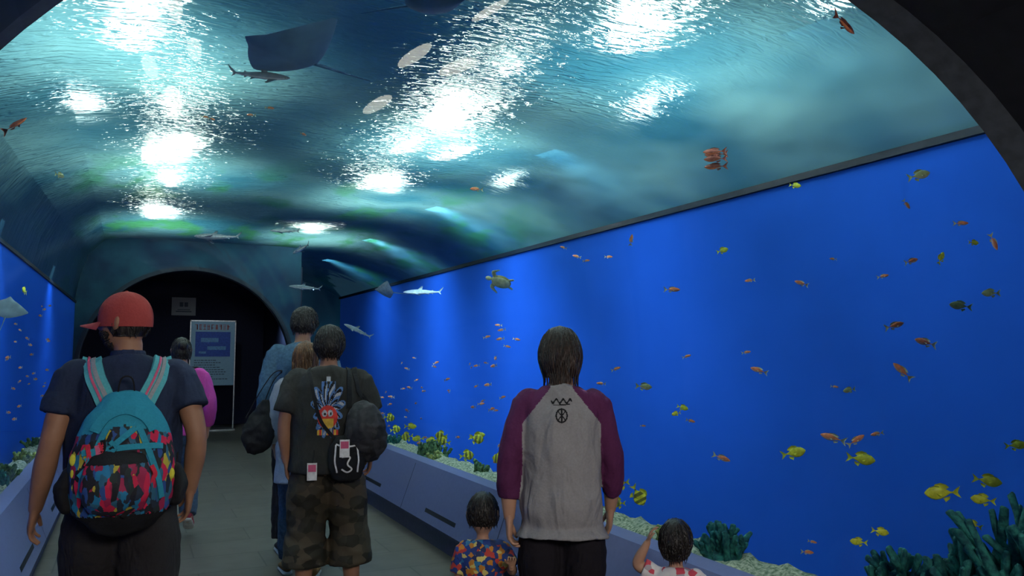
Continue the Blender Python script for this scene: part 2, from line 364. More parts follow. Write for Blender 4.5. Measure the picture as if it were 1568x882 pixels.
class Fig:
    def __init__(s,name,x,y,yaw,H=1.7,w=1.0,child=False,skin=None,head=(0,0),arms=None,legs=None,lean=0,bw=1.0,hk=1.65):
        s.name=name; s.E=empty(name,(x,y,0),yaw); s.s=H/1.7 if not child else H/1.86; s.w=w; s.child=child; s.skin=skin or M_skin; s.bw=bw
        s.hk=hk if child else 1.0; s.lean=lean
        a=arms or {}; l=legs or {}
        sx=.178*w*(.85 if child else 1)
        s.arm={-1:[(-sx,0,1.40),a.get('le',(-.245,-.02,1.12)),a.get('lw',(-.25,.05,.88))],1:[(sx,0,1.40),a.get('re',(.245,-.02,1.12)),a.get('rw',(.25,.05,.88))]}
        s.leg={-1:[(-.09,0,.90),l.get('lk',(-.10,.02,.49)),l.get('la',(-.105,-.02,.085))],1:[(.09,0,.90),l.get('rk',(.10,.02,.49)),l.get('ra',(.105,-.02,.085))]}
        s.hc=V((0,.02,1.485+.118*s.hk)); hp=V((0,.0,1.49))
        s.HM=Matrix.Translation(hp)@Euler((math.radians(head[1]),0,math.radians(head[0])),'XYZ').to_matrix().to_4x4()@Matrix.Translation(-hp)
        s.hd=a.get('hd',{}); s.parts={}
        s.body()
    def S(s,mb):
        def bend(p):
            k=max(0,p.z-.9); return V((p.x,p.y+s.lean*k*k,p.z))*s.s
        mb.v=[bend(p) for p in mb.v]; return mb
    def torso(s,e=0,z0=.80,z1=1.56,flare=0):
        w=s.w; b=s.bw
        K=[(.86,.155,.105,0),(.94,.165,.115,-.01),(1.03,.145*b,.105*b,.0),(1.15,.150*b,.11*b,.005),(1.28,.166,.118,0),(1.37,.162,.100,-.005),(1.425,.115,.075,-.01),(1.465,.062,.058,-.005),(1.52,.054,.056,.005),(1.57,.054,.058,.012)]
        ks=[]
        for z,rx,ry,cy in K:
            if z<z0-.001 or z>z1+.001: continue
            ww=w if z<1.45 else 1
            fl=flare*max(0,(1.1-z)/.3)
            ks.append(((0,cy,z),rx*ww+e+fl,ry*(w**.8 if z<1.45 else 1)+e+fl))
        return ks
    def headmesh(s):
        nu,nv=44,32; v=[];f=[]
        for j in range(nv+1):
            th=math.pi*j/nv
            for i in range(nu):
                a=2*math.pi*i/nu; x,y,z=math.sin(th)*math.cos(a),math.sin(th)*math.sin(a),math.cos(th)
                X=x*.076;Y=y*.096;Z=z*.118
                if z<0: X*=1-.30*(-z)**1.5
                if z<-.2 and y<0: Y*=1-.4*(-z-.2)
                if y>0:
                    g=lambda cx,cz,sx,sz: math.exp(-((x-cx)/sx)**2-((z-cz)/sz)**2)
                    Y*=1-.06*abs(x)
                    Y+=.026*g(0,-.16,.13,.13)+.014*g(0,.02,.10,.18)+.007*g(0,-.47,.26,.08)+.008*g(0,-.82,.3,.15)-.009*g(.38,.06,.17,.12)-.009*g(-.38,.06,.17,.12)+.005*g(.38,.24,.25,.07)+.005*g(-.38,.24,.25,.07)
                v.append(V((X,Y,Z))*s.hk+s.hc)
        for j in range(nv):
            for i in range(nu): f.append((j*nu+i,(j+1)*nu+i,(j+1)*nu+(i+1)%nu,j*nu+(i+1)%nu))
        return v,f
    def body(s):
        mb=MB(); mb.add(*loft(s.torso(),n=24))
        for k in(-1,1):
            sc=1.0 if not s.child else 1.05
            mb.add(*loft(limb(s.arm[k],[r*sc for r in ARM],0,1),n=14,side=(0,1,0)))
            mb.add(*loft(limb(s.leg[k],[r*sc*s.w for r in LEG],0,1),n=16))
        h=MB(); h.add(*s.headmesh())
        for k in(-1,1):
            rt=Euler((.15,0,k*.35)).to_matrix()
            h.add(*ellip(s.hc+V((k*.079,-.008,.0))*s.hk,.010*s.hk,.020*s.hk,.033*s.hk,rot=rt))
            h.add(*ellip(s.hc+V((k*.084,-.016,.008))*s.hk,.008*s.hk,.013*s.hk,.024*s.hk,rot=rt))
        h.xf(s.HM); mb.add(h.v,h.f)
        s.S(mb)
        inv=s.HM.inverted()
        def mf(c):
            p=inv@(V(c)/s.s); q=(p-s.hc)/s.hk
            return 1 if (q.y>.085 and abs(q.x)<.024 and abs(q.z+.055)<.008) else 0
        fuse('skin',mb,.0085 if not s.child else .006,3,[s.skin,M_lip],mf,s.E)
        eb=MB()
        for k in(-1,1):
            eb.add(*ellip(s.hc+V((k*.030,.079,.010))*s.hk,.013*s.hk,.011*s.hk,.010*s.hk,10,8),0)
            eb.add(*ellip(s.hc+V((k*.030,.0875,.010))*s.hk,.006*s.hk,.004*s.hk,.006*s.hk,10,8),1)
            eb.add(*loft([(s.hc+V((k*.015,.094,.030))*s.hk,.003*s.hk),(s.hc+V((k*.032,.093,.036))*s.hk,.004*s.hk),(s.hc+V((k*.048,.082,.031))*s.hk,.002*s.hk)],n=6),1)
        eb.xf(s.HM); s.S(eb); mk('eyes_and_brows',eb.v,eb.f,[M_eye,M_iris],eb.m,True,s.E)
        for k in(-1,1): s.hand(k)
    def hand(s,k):
        W=V(s.arm[k][2]); E=V(s.arm[k][1]); D=(W-E).normalized()
        o=s.hd.get(k,{}); D=V(o.get('D',D)).normalized()
        F=V(o.get('F',(0,1,0))); F=(F-D*F.dot(D)).normalized()
        Pn=V(o.get('P',(-k,0,0))); Pn=(Pn-D*Pn.dot(D)-F*Pn.dot(F)).normalized()
        curl=o.get('curl',22)
        mb=MB()
        mb.add(*loft([(W-D*.035,.026,.024),(W,.029,.020),(W+D*.035,.038,.0165),(W+D*.07,.041,.015),(W+D*.092,.037,.011)],n=16,side=F))
        for off,L,r in((.031,.072,.0085),(.0105,.082,.009),(-.0105,.075,.0085),(-.030,.058,.0075)):
            p=W+D*(.085-abs(off-.005)*.25)+F*off; d=D.copy(); d=(D+F*off*2.2).normalized(); ks=[(p,r)]
            ax=d.cross(Pn).normalized()
            for j,fr in enumerate((.45,.31,.24)):
                d=Matrix.Rotation(math.radians(curl*(.6 if j==0 else 1)),3,ax)@d
                p=p+d*L*fr; ks.append((p,r*(1-.1*(j+1))))
            mb.add(*loft(ks,n=9,sub=3,side=F))
        p=W+D*.028+F*.026; d=(D*.75+F*.6+Pn*.3).normalized(); ks=[(p,.012)]
        p=p+d*.038; ks.append((p,.011)); d=(D*.95+F*.25+Pn*.35).normalized(); p=p+d*.028; ks.append((p,.0095)); p=p+d*.022; ks.append((p,.008))
        mb.add(*loft(ks,n=9,sub=3,side=F))
        s.S(mb)
        fuse('hand_left' if k<0 else 'hand_right',mb,.0036*s.s**.7 if not s.child else .0026,1,[s.skin],None,s.E)
    def shirt(s,mats,mf=None,ease=.014,hem=.86,neck=1.455,sl=.42,sle=.016,wr=.005,name='shirt',wf=8,flare=.0,open_cuff=.012,hemx=.010,vox=None):
        mb=MB(); K=[k for k in s.torso(ease,0,neck+.02,flare)]
        K=[k for k in K if k[0][2]>hem+.03]; z,rx,ry=K[0][0][2],K[0][1],K[0][2]
        K=[((0,-.005,hem),rx+hemx,ry+hemx)]+K
        mb.add(*loft(K,n=28,cap='flat'))
        for k in(-1,1):
            kk=limb(s.arm[k],[r*(1.05 if s.child else 1) for r in ARM],0,sl,lambda u:sle+open_cuff*(u/sl if sl<.6 else 0)); mb.add(*loft(kk,n=16,side=(0,1,0),cap='flat'))
            mb.add(*ellip(V(s.arm[k][0])+V((-k*.020,0,-.002)),.060+sle*.5,.056+sle*.4,.054+sle*.4))
        s.S(mb); ob=fuse(name,mb,vox or (.009 if not s.child else .0055),5 if not vox else 12,mats,(lambda c:mf(V(c)/s.s)) if mf else None,s.E,wr*s.s**.5,wf,(1,1,.8)); s.parts['shirt']=ob; return ob
    def pants(s,mats,ul=.97,ease=.018,hemw=.01,mf=None,top=1.0,wr=.005,name='trousers'):
        mb=MB(); mb.add(*loft([((0,0,.79),.12*s.w,.10),((0,0,.83),.15*s.w,.115),((0,-.01,.90),.168*s.w+.006,.122*s.w),((0,-.005,top),.150*s.w+.004,.108*s.w+.004)],n=24,cap='flat'))
        for k in(-1,1):
            kk=limb(s.leg[k],[r*s.w for r in LEG],.0,ul,lambda u:ease*min(1,.1+u*4)-.006*(u<.05)+hemw*u+max(0,(u-.5))*ease*1.2,9); mb.add(*loft(kk,n=18,cap='flat'))
        s.S(mb); return fuse(name,mb,.010 if not s.child else .006,4,mats,mf,s.E,wr,7,(1,1,1.6))
    def shoes(s,mu,ms,pitch=(0,0),yaw=(8,-8)):
        for i,k in enumerate((-1,1)):
            mb=MB(); A=V(s.leg[k][2])
            mb.add(*loft([((0,-.055,.055),.032,.036),((0,-.02,.06),.038,.045),((0,.05,.048),.041,.038),((0,.11,.038),.044,.026),((0,.155,.03),.036,.018)],n=14))
            mb.add(*loft([((0,-.012,.05),.040,.048),((0,-.015,.10),.038,.044)],n=14,cap='flat'))
            sl=MB(); sl.add(*loft([((0,-.065,.012),.034,.013),((0,-.02,.012),.040,.014),((0,.06,.012),.043,.014),((0,.12,.012),.047,.013),((0,.168,.013),.034,.011)],n=14))
            M=Matrix.Translation(A+V((0,0,-.085)))@Matrix.Rotation(math.radians(yaw[i]),4,'Z')@Matrix.Translation((0,.1,0))@Matrix.Rotation(math.radians(-pitch[i]),4,'X')@Matrix.Translation((0,-.1,0))
            mb.add(sl.v,sl.f,1)
            for z in range(4):
                mb.add(*loft([((-.022,.03+z*.018,.092-z*.009),.003),((0,.034+z*.018,.098-z*.010),.003),((.022,.03+z*.018,.092-z*.009),.003)],n=5,sub=2),1)
            mb.xf(M); s.S(mb); mk('shoe_left' if k<0 else 'shoe_right',mb.v,mb.f,[mu,ms],mb.m,True,s.E)
    def hair(s,m,zb=-.07,th=.014,face=62,hl=.45,low=(.070,.07),tufts=260,tl=.035,bun=False,seed=1,back=0,tr=.0035,rg=1.0):
        random.seed(seed); nu,nz=72,34; v=[];f=[]
        zt=.118+th
        def prof(t):
            z=lerp(zt,zb,t**.85 if t<1 else 1)
            if z>-.01:
                q=math.sqrt(max(0,1-(max(z,0)/zt)**2)); return z,(.076+th)*q,(.096+th)*q,0
            k=min(1,(-.01-z)/max(.01,(-.01-zb)))
            return z,lerp(.076+th,low[0],k**1.3),lerp(.096+th,low[1],k**1.3),-back*k-.012*k
        def pt(t,a,extra=0):
            z,rx,ry,cy=prof(t); fr=abs(((a-90+180)%360)-180)
            nn=noise.noise(V((math.cos(math.radians(a))*4,math.sin(math.radians(a))*4,z*9+seed)))*.006*min(1,t*5)*rg
            nf=noise.noise(V((math.cos(math.radians(a))*16,math.sin(math.radians(a))*16,z*5+seed)))*.003*min(1,t*5)*rg
            kk=1
            if fr<face:
                e=min(1,(face-fr)/12); zz=hl*.118+ .012*noise.noise(V((a*.1,seed,0)))
                if z<zz: kk=1-.30*e*min(1,(zz-z)/.012)
            rr=nn+nf+extra
            return V(((rx*kk+rr)*math.cos(math.radians(a)),(ry*kk+rr)*math.sin(math.radians(a))+cy,z))*s.hk+s.hc
        for j in range(nz+1):
            for i in range(nu): v.append(pt(j/nz,360*i/nu))
        for j in range(nz):
            for i in range(nu): f.append((j*nu+i,(j+1)*nu+i,(j+1)*nu+(i+1)%nu,j*nu+(i+1)%nu))
        f.append(tuple(range(nz*nu,nz*nu+nu))); f.append(tuple(range(nu-1,-1,-1)))
        mb=MB(); mb.add(v,f)
        for q in range(tufts):
            a=random.uniform(90+face*.9,450-face*.9) if random.random()<.8 else random.uniform(0,360)
            t0=random.uniform(.03,.95); 
            if abs(((a-90+180)%360)-180)<face: t0=random.uniform(.02,.25)
            dt=tl/max(.05,(zt-zb)); da=random.uniform(-9,9)*rg
            ks=[]
            for w_ in(0,.35,.7,1.0):
                t1=t0+dt*w_
                p=pt(min(t1,1),a+da*w_,.001+.006*w_*random.random()*rg)
                if t1>1: p=p-V((0,0,(t1-1)*(zt-zb)*s.hk))
                ks.append((p,(tr*(1-w_)+.0006)*s.hk))
            mb.add(*loft(ks,n=5,sub=1,cap='flat'))
        if bun: mb.add(*ellip(s.hc+V((0,-.115,.05)),.042,.035,.04))
        mb.xf(s.HM); s.S(mb); return mk('hair',mb.v,mb.f,m,None,True,s.E)
def ribbon(mb,pts,w,t,side,mi=0,ob=None,off=.004,n=8,sub=5):
    P=[V(p) for p in pts]; K=(len(P)-1)*sub; out=[]
    for i in range(K+1):
        p=crv(P,i/sub)
        if ob:
            ok,loc,nr,_=ob.closest_point_on_mesh(p)
            if ok and (loc-p).length<.12: p=loc+nr*off
        out.append(p)
    for _ in range(2): out=[out[0]]+[(out[i-1]+out[i]*2+out[i+1])/4 for i in range(1,len(out)-1)]+[out[-1]]
    T=len(out); v=[];f=[]
    for i,p in enumerate(out):
        t_=(out[min(i+1,T-1)]-out[max(i-1,0)]).normalized()
        if ob:
            ok,loc,nr,_=ob.closest_point_on_mesh(p); Nn=nr
        else: Nn=None
        S=t_.cross(Nn) if Nn is not None else V(side)-t_*V(side).dot(t_)
        if S.length<1e-3: S=V(side)
        S.normalize(); U=t_.cross(S)
        if Nn is not None and U.dot(Nn)<0: U=-U
        v+=[p-S*w/2-U*t/2,p-S*w/2+U*t/2,p+S*w/2+U*t/2,p+S*w/2-U*t/2]
    for i in range(T-1):
        for k in range(4): f.append((i*4+k,i*4+(k+1)%4,i*4+4+(k+1)%4,i*4+4+k))
    f+=[(0,1,2,3),(T*4-1,T*4-2,T*4-3,T*4-4)]
    mb.add(v,f,mi); return out
def decal(name,ob,cx,cz,w,h,fn,mats,parent,cell=.004,off=.0022,yd=1):
    nx,nz=int(w/cell),int(h/cell); P={};v=[];f=[];mi=[]
    def g(i,j):
        if (i,j) in P: return P[(i,j)]
        x=cx-w/2+i*cell; z=cz-h/2+j*cell
        ok,loc,nr,_=ob.ray_cast(V((x,-1*yd,z)),V((0,yd,0)))
        P[(i,j)]=None
        if ok: P[(i,j)]=len(v); v.append(loc+V((0,-off*yd,0)))
        return P[(i,j)]
    for i in range(nx):
        for j in range(nz):
            u=((i+.5)/nx)*2-1; t=((j+.5)/nz)*2-1; c=fn(u,t)
            if c is None: continue
            q=[g(i,j),g(i+1,j),g(i+1,j+1),g(i,j+1)]
            if None in q: continue
            f.append(tuple(q)); mi.append(c)
    mk(name,v,f,mats,mi,True,parent)
def cloth(n,c,**k): return mat(n,c,rough=.85,scale=k.pop('scale',120),bump=.15,spec=.15,var=k.pop('var',.08),folds=k.pop('folds',.03),**k)
C_polo=cloth('navy_polo_cotton',(.018,.026,.055)); C_shorts=cloth('charcoal_cotton',(.022,.020,.022)); C_capred=cloth('faded_red_canvas',(.34,.055,.05),folds=.004)
C_gray=cloth('heather_grey_jersey',(.25,.24,.245)); C_purple=cloth('plum_jersey',(.085,.018,.065)); C_blackp=cloth('black_trouser_cloth',(.012,.010,.014))
C_blackt=cloth('faded_black_jersey',(.026,.026,.024)); C_white=cloth('white_cotton',(.55,.57,.60)); C_denim=cloth('blue_denim',(.07,.14,.21),scale=60,var=.25); C_jean=cloth('jean_denim',(.045,.08,.13),scale=60,var=.25)
C_pink=cloth('magenta_knit',(.52,.07,.34)); C_camo=cellmat('camouflage_cotton',[(.02,.018,.013),(.045,.037,.024),(.03,.028,.02),(.065,.05,.032)],13,(1,1,1.4),dist=.05)
M_teal=cloth('teal_nylon',(.03,.27,.38),folds=.01); M_blk=cloth('black_nylon',(.012,.012,.014),folds=.01); M_whit=mat('white_plastic',(.75,.75,.75),rough=.4); M_redc=cloth('red_fabric',(.55,.03,.06),folds=.01); M_yel=cloth('yellow_fabric',(.65,.60,.06),folds=0); M_pinkf=cloth('pink_fabric',(.62,.12,.22),folds=0); M_greyf=cloth('grey_webbing',(.32,.33,.34),folds=0)
M_weave=cellmat('woven_multicolour_cloth',[(.02,.02,.03),(.55,.02,.07),(.02,.18,.34),(.02,.03,.05),(.03,.08,.26),(.30,.02,.07),(.02,.03,.03),(.03,.12,.20),(.45,.38,.05),(.015,.015,.02)],34,(1.5,1.5,.6),rot=.5,dist=.03)
M_aloha=cellmat('patterned_toddler_shirt',[(.02,.05,.22),(.50,.20,.03),(.03,.16,.32),(.02,.04,.16),(.45,.05,.04),(.02,.03,.10),(.02,.05,.2),(.6,.5,.15)],48,dist=.02)
M_dots=cellmat('pale_print_cotton',[(.62,.58,.58),(.6,.56,.57),(.62,.6,.6),(.5,.06,.09),(.6,.57,.57),(.35,.3,.33)],40)
M_shoeb=mat('brown_suede',(.20,.10,.03)); M_sole=mat('white_rubber',(.55,.55,.52)); M_shoer=mat('red_mesh_shoe',(.4,.05,.08)); M_shoew=mat('pale_sneaker',(.55,.55,.58)); M_dsole=mat('dark_rubber',(.02,.02,.02))
# ===== man in red cap with backpack
m1=Fig('man',-.02,3.66,0,H=1.72,w=1.12,bw=1.2,skin=M_skin,head=(62,0),arms={'le':(-.262,-.04,1.12),'lw':(-.31,.06,.86),'re':(.272,-.09,1.14),'rw':(.255,.0,.90)},legs={'lk':(-.11,.10,.49),'la':(-.11,.16,.085),'rk':(.11,-.02,.49),'ra':(.11,-.20,.12)})
sh=m1.shirt([C_polo],hem=.86,sl=.29,sle=.016,ease=.02,wr=.006)
mb=MB(); mb.add(*loft([((0,0,1.44),.072,.068),((0,.004,1.49),.066,.064)],n=20,cap='flat')); m1.S(mb); fuse('polo_collar',mb,.007,2,[C_polo],None,m1.E)
m1.pants([C_shorts],ul=.44,ease=.03,hemw=.03,name='shorts'); m1.shoes(M_dsole,M_sole,pitch=(0,35))
m1.hair(M_hblack,zb=-.055,th=.006,face=70,tufts=120,tl=.02)
mb=MB(); 
for q in range(420):
    a=math.radians(random.uniform(20,160)); z=random.uniform(-.108,-.03); rr=math.sqrt(max(.05,1-(z/.118)**2))
    if abs(z+.055)<.012 and abs(a-math.pi/2)<.45: continue
    p=V((.077*(1-.30*(abs(z)/.118)**1.5)*rr*math.cos(a),.098*rr*math.sin(a),z))+m1.hc
    mb.add(*loft([(p,.003),(p+V((math.cos(a)*.004,math.sin(a)*.004,-.012)),.0008)],n=4,sub=1,cap='flat'))
mb.xf(m1.HM); m1.S(mb); mk('beard',mb.v,mb.f,M_hblack,None,True,m1.E)
CAP=empty('baseball_cap',(-.02,3.66,0),0)
mb=MB(); v=[];f=[];nu,nv=48,14
for j in range(nv+1):
    th=math.pi/2*j/nv*1.10
    for i in range(nu):
        a=2*math.pi*i/nu; seam=1-.012*math.exp(-((a*6/(2*math.pi)-round(a*6/(2*math.pi)))*9)**2)
        v.append(V((.088*math.sin(th)*math.cos(a)*seam,.110*math.sin(th)*math.sin(a)*seam-.004,.010+(.122*math.cos(th)**.85*seam if math.cos(th)>0 else .16*math.cos(th)))))
for j in range(nv):
    for i in range(nu): f.append((j*nu+i,(j+1)*nu+i,(j+1)*nu+(i+1)%nu,j*nu+(i+1)%nu))
mb.add(v,f); v=[];f=[]
for top in(0,1):
    for j in range(9):
        for i in range(17):
            u=i/8-1; a=math.pi/2+u*1.0; L=.075*(1-u*u*.75)*(j/8)
            v.append(V((.088*math.cos(a),.108*math.sin(a)+L,.004-.018*u*u*(j/8)-.012*(j/8)-top*.004)))
for top in(0,1):
    for j in range(8):
        for i in range(16):
            q=top*153+j*17+i; f.append((q,q+1,q+18,q+17))
for i in range(16): q=8*17+i; f.append((q,q+1,q+154,q+153))
mb.add(v,f); mb.add(*ellip((0,-.004,.132),.007,.007,.004,8,6)); mb.v=[p+m1.hc for p in mb.v]
mb.xf(m1.HM); m1.S(mb); mk('cap_crown_and_brim',mb.v,mb.f,C_capred,None,True,CAP)
BP=empty('backpack',(-.02,3.66,0),0)
mb=MB()
mb.add(*loft([((0,-.22,.86),.13,.075),((0,-.235,.92),.180,.10),((0,-.24,1.03),.190,.11),((0,-.235,1.14),.175,.10),((0,-.215,1.24),.14,.08),((0,-.19,1.31),.085,.05)],n=28))
bp=fuse('main_compartment',mb,.009,3,[M_weave,M_teal,M_blk],lambda c:(1 if c.z>1.225-.25*abs(c.x) else (2 if c.z<.89 else 0)),BP,.008,9)
mb=MB(); mb.add(*loft([((-.02,-.33,.92),.10,.03),((-.02,-.35,.98),.120,.05),((-.02,-.345,1.05),.115,.045),((-.02,-.325,1.11),.095,.03)],n=24)); fuse('front_pocket',mb,.008,2,[M_weave,M_blk],lambda c:1 if c.z>1.085 else 0,BP,.007,14)
for sx in(-1,1):
    mb=MB(); mb.add(*loft([((sx*.185,-.22,.92),.03,.06),((sx*.20,-.22,.98),.035,.065),((sx*.185,-.22,1.05),.02,.05)],n=16)); fuse('side_pocket',mb,.008,2,[M_blk],None,BP,.005,14)
mb=MB()
for a,b in(((-.15,.96),(-.06,1.24)),((.15,.94),(.05,1.23)),((-.15,1.13),(.15,1.15)),((-.15,1.04),(.04,1.22))):
    ribbon(mb,[(lerp(a[0],b[0],t),-.33,lerp(a[1],b[1],t)) for t in(0,.33,.66,1)],.022,.004,(1,0,0),0,bp,.006)
ribbon(mb,[(-.10,-.3,1.20),(-.07,-.3,1.26),(0,-.3,1.29),(.07,-.3,1.26),(.10,-.3,1.20)],.04,.006,(1,0,0),0,bp,.005)
ribbon(mb,[(-.03,-.2,1.33),(-.02,-.22,1.40),(.02,-.22,1.40),(.03,-.2,1.33)],.02,.006,(0,1,0),1)
random.seed(8)
for q in range(22):
    x=random.uniform(-.15,.13); z=random.uniform(.95,1.18); L=random.uniform(.05,.10)
    pts=[(x,-.36,z),(x+random.uniform(-.02,.02),-.375,z-L/2),(x+random.uniform(-.03,.03),-.365,z-L)]
    ribbon(mb,pts,.016,.006,(1,0,0),random.choice([2,2,4,4,0,1,1]),bp,.012)
for x,z in((-.16,1.0),(-.165,1.05),(.03,1.08),(.05,.95),(.17,1.03),(-.17,1.10)): mb.add(*ellip((x,-.37+abs(x)*.5,z),.012,.012,.022,8,6),3)
ribbon(mb,[(-.13,-.22,.88),(-.19,-.14,.97),(-.20,-.06,1.08)],.022,.006,(0,1,0),1); ribbon(mb,[(.13,-.22,.88),(.19,-.14,.97),(.20,-.06,1.08)],.022,.006,(0,1,0),1)
mk('webbing_and_tassels',mb.v,mb.f,[M_teal,M_blk,M_redc,M_yel,M_pinkf],mb.m,False,BP)
mb=MB()
for k in(-1,1):
    for dx,w_,mi in((0,.072,0),(-.014,.009,1),(.008,.016,2)):
        ribbon(mb,[(k*.06+dx,-.20,1.27),(k*.085+dx,-.17,1.33),(k*.115+dx,-.12,1.40),(k*.13+dx,-.04,1.47),(k*.135+dx,.06,1.45),(k*.14+dx,.14,1.34),(k*.15+dx,.15,1.20),(k*.18+dx,.10,1.06)],w_,.012 if mi==0 else .006,(1,0,0),mi,sh,.008 if mi==0 else .0165)
mk('shoulder_straps',mb.v,mb.f,[cloth('pale_teal_webbing',(.10,.42,.46),folds=0),M_pinkf,M_greyf],mb.m,False,BP)
# ===== raglan shirt woman
w1=Fig('woman',1.625,2.90,-28,H=1.575,w=.94,bw=1.12,skin=M_skinl,head=(4,-4),lean=.10,arms={'le':(-.238,-.03,1.12),'lw':(-.235,-.02,.885),'re':(.235,.02,1.12),'rw':(.225,.10,.90),'hd':{-1:{'curl':38}}})
def rag(c):
    ln=.05+.8*max(0,1.46-c.z)
    return 1 if abs(c.x)>min(.175+.12*max(0,1.1-c.z),ln) else 0
s1=w1.shirt([C_gray,C_purple],rag,hem=.80,sl=.82,sle=.011,ease=.024,wr=.009,flare=.012,open_cuff=0,hemx=.036,vox=.0055)
w1.pants([C_blackp],ul=.97,ease=.025); w1.shoes(M_blk,M_sole)
w1.hair(M_hbrown,zb=-.098,th=.026,face=60,hl=.35,low=(.076,.086),tufts=700,tl=.08,seed=4,tr=.0025,rg=.5)
def logo(u,v):
    if v>.35:
        y=(v-.66)*3.2; c=.45*math.sin(u*11)
        return 0 if (abs(y-c)<.28 and abs(u)<.85) or (abs(y+.85-.2*u)<.12 and abs(u)<.7) else None
    r=math.hypot(u*1.0,(v+.38)*.95)
    if .40<r<.50: return 0
    if r<.42 and (abs(u)<.06 or abs(abs(u)-abs(v+.38))<.06): return 0
    return None
S1=w1.s
decal('shirt_logo',s1,0,1.365*S1,.10,.11,logo,[M_blk],w1.E,.0022)
# ===== toddlers
t1=Fig('toddler',1.385,3.17,-24,H=.885,w=1.12,child=True,skin=M_skinl,head=(-6,0),arms={'re':(.27,-.10,1.20),'rw':(.255,-.27,1.30),'hd':{1:{'D':(0,-.5,.8),'F':(-1,0,0),'P':(0,-1,0),'curl':40}},'le':(-.22,.0,1.12),'lw':(-.20,.10,.92)})
t1.shirt([M_aloha],sl=.40,sle=.03,ease=.03,hem=.84,wr=.004); t1.pants([C_jean],ul=.6,ease=.03,name='shorts'); t1.shoes(M_shoer,M_sole)
t1.hair(M_hblack,zb=-.05,th=.010,face=66,tufts=300,tl=.03,seed=9)
t2=Fig('toddler',1.90,2.50,-40,H=.865,w=1.15,child=True,hk=1.5,skin=M_skinl,head=(-10,6),arms={'le':(-.33,.0,1.46),'lw':(-.225,-.02,1.66),'hd':{-1:{'D':(.32,.0,.9),'F':(0,-1,.2),'P':(1,0,0),'curl':25}},'re':(.23,.05,1.15),'rw':(.19,.18,1.05)})
t2.shirt([M_dots],sl=.30,sle=.025,ease=.03,hem=.84,wr=.004); t2.pants([C_pink],ul=.8,ease=.02); t2.shoes(M_shoer,M_sole)
t2.hair(M_hblack,zb=-.078,th=.014,face=62,low=(.060,.075),tufts=320,tl=.035,seed=12)
# ===== black T-shirt man
m2=Fig('man',1.075,4.81,-12,H=1.635,w=1.14,bw=1.18,skin=M_skin,head=(-8,0),arms={'le':(-.265,-.03,1.12),'lw':(-.245,.02,.88),'re':(.285,-.0,1.12),'rw':(.275,.08,.90)},legs={'lk':(-.12,.02,.49),'la':(-.13,-.02,.085),'rk':(.14,.03,.49),'ra':(.17,.02,.085)})
s2=m2.shirt([C_blackt],hem=.83,sl=.38,sle=.024,ease=.03,wr=.008,flare=.015)
m2.pants([C_camo],ul=.80,ease=.038,hemw=.03,name='cropped_trousers',wr=.009); m2.shoes(M_shoew,M_sole)
m2.hair(M_hblack,zb=-.075,th=.020,face=64,low=(.060,.068),tufts=520,tl=.035,seed=6)
mb=MB(); W=V(m2.arm[-1][2])+V((0,0,.03)); mb.add(*loft([(W+V((0,0,-.008)),.034,.032),(W+V((0,0,.008)),.034,.032)],n=14,cap='flat')); m2.S(mb); mk('wristband',mb.v,mb.f,[mat('orange_rubber',(.6,.22,.06))],None,True,m2.E)
def skull(u,v):
    if v>.82: return 0 if abs(u)<.10 and v<.97 else None
    if math.hypot((u+.02)*.9,(v+.30)*1.25)<.46:
        if math.hypot(u-.12,(v+.18)*1.2)<.13: return 4 if math.hypot(u-.14,(v+.2)*1.2)<.05 else 0
        if math.hypot(u+.18,(v+.18)*1.2)<.13: return 4 if math.hypot(u+.16,(v+.2)*1.2)<.05 else 0
        if v<-.34 and abs(u)<.30: return 3
        return 2
    th=math.atan2(v+.1,u); r=math.hypot(u*1.05,(v+.05)*.85)
    k=abs(math.sin(th*6)); rr=.50+.42*k*(1.1 if v>-.1 else .75)
    if r<rr:
        if r>rr-.09: return 1
        z=int((th+4)*7+r*6)%3
        return 1 if z==0 else (0 if z==1 and k>.5 else 4)
    if -.88<v<-.70 and abs(u)<.55: return 2 if int((u+1)*9)%2 else 3
    return None
decal('shirt_print',s2,-.0,1.225*m2.s,.225,.37,skull,[mat('grey_ink',(.42,.44,.48)),mat('slate_blue_ink',(.08,.18,.40)),mat('red_ink',(.6,.04,.03)),mat('yellow_ink',(.7,.45,.06)),M_blk],m2.E,.004)
BG=empty('shoulder_bag',(1.075,4.81,0),-12)
M_quilt=cellmat('quilted_black_nylon',[(.014,.014,.017),(.03,.03,.034),(.02,.02,.023)],28)
mb=MB(); mb.add(*loft([((.215,-.16,.90),.09,.05),((.22,-.18,.96),.125,.075),((.215,-.185,1.06),.12,.075),((.20,-.165,1.15),.09,.055),((.19,-.15,1.19),.05,.03)],n=20)); fuse('bag_body',mb,.008,2,[M_quilt],None,BG,.008,16)
mb=MB(); ribbon(mb,[(.13,-.17,1.17),(.12,-.13,1.28),(.11,-.08,1.36),(.12,0,1.42),(.15,.08,1.35),(.20,.05,1.2)],.03,.006,(1,0,0),0,s2,.008)
ribbon(mb,[(.25,-.17,1.15),(.20,-.13,1.28),(.16,-.08,1.36),(.15,0,1.42),(.17,.08,1.35)],.03,.006,(1,0,0),0,s2,.008)
mk('bag_straps',mb.v,mb.f,[M_blk],mb.m,False,BG)
BG2=empty('crossbody_bag',(1.075,4.81,0),-12)
mb=MB(); mb.add(*loft([((.11,-.21,.78),.085,.03),((.11,-.215,.86),.105,.042),((.105,-.21,.96),.095,.036),((.10,-.20,1.00),.07,.025)],n=20)); cb=fuse('bag_body',mb,.007,2,[M_blk],None,BG2,.003,16)
mb=MB(); 
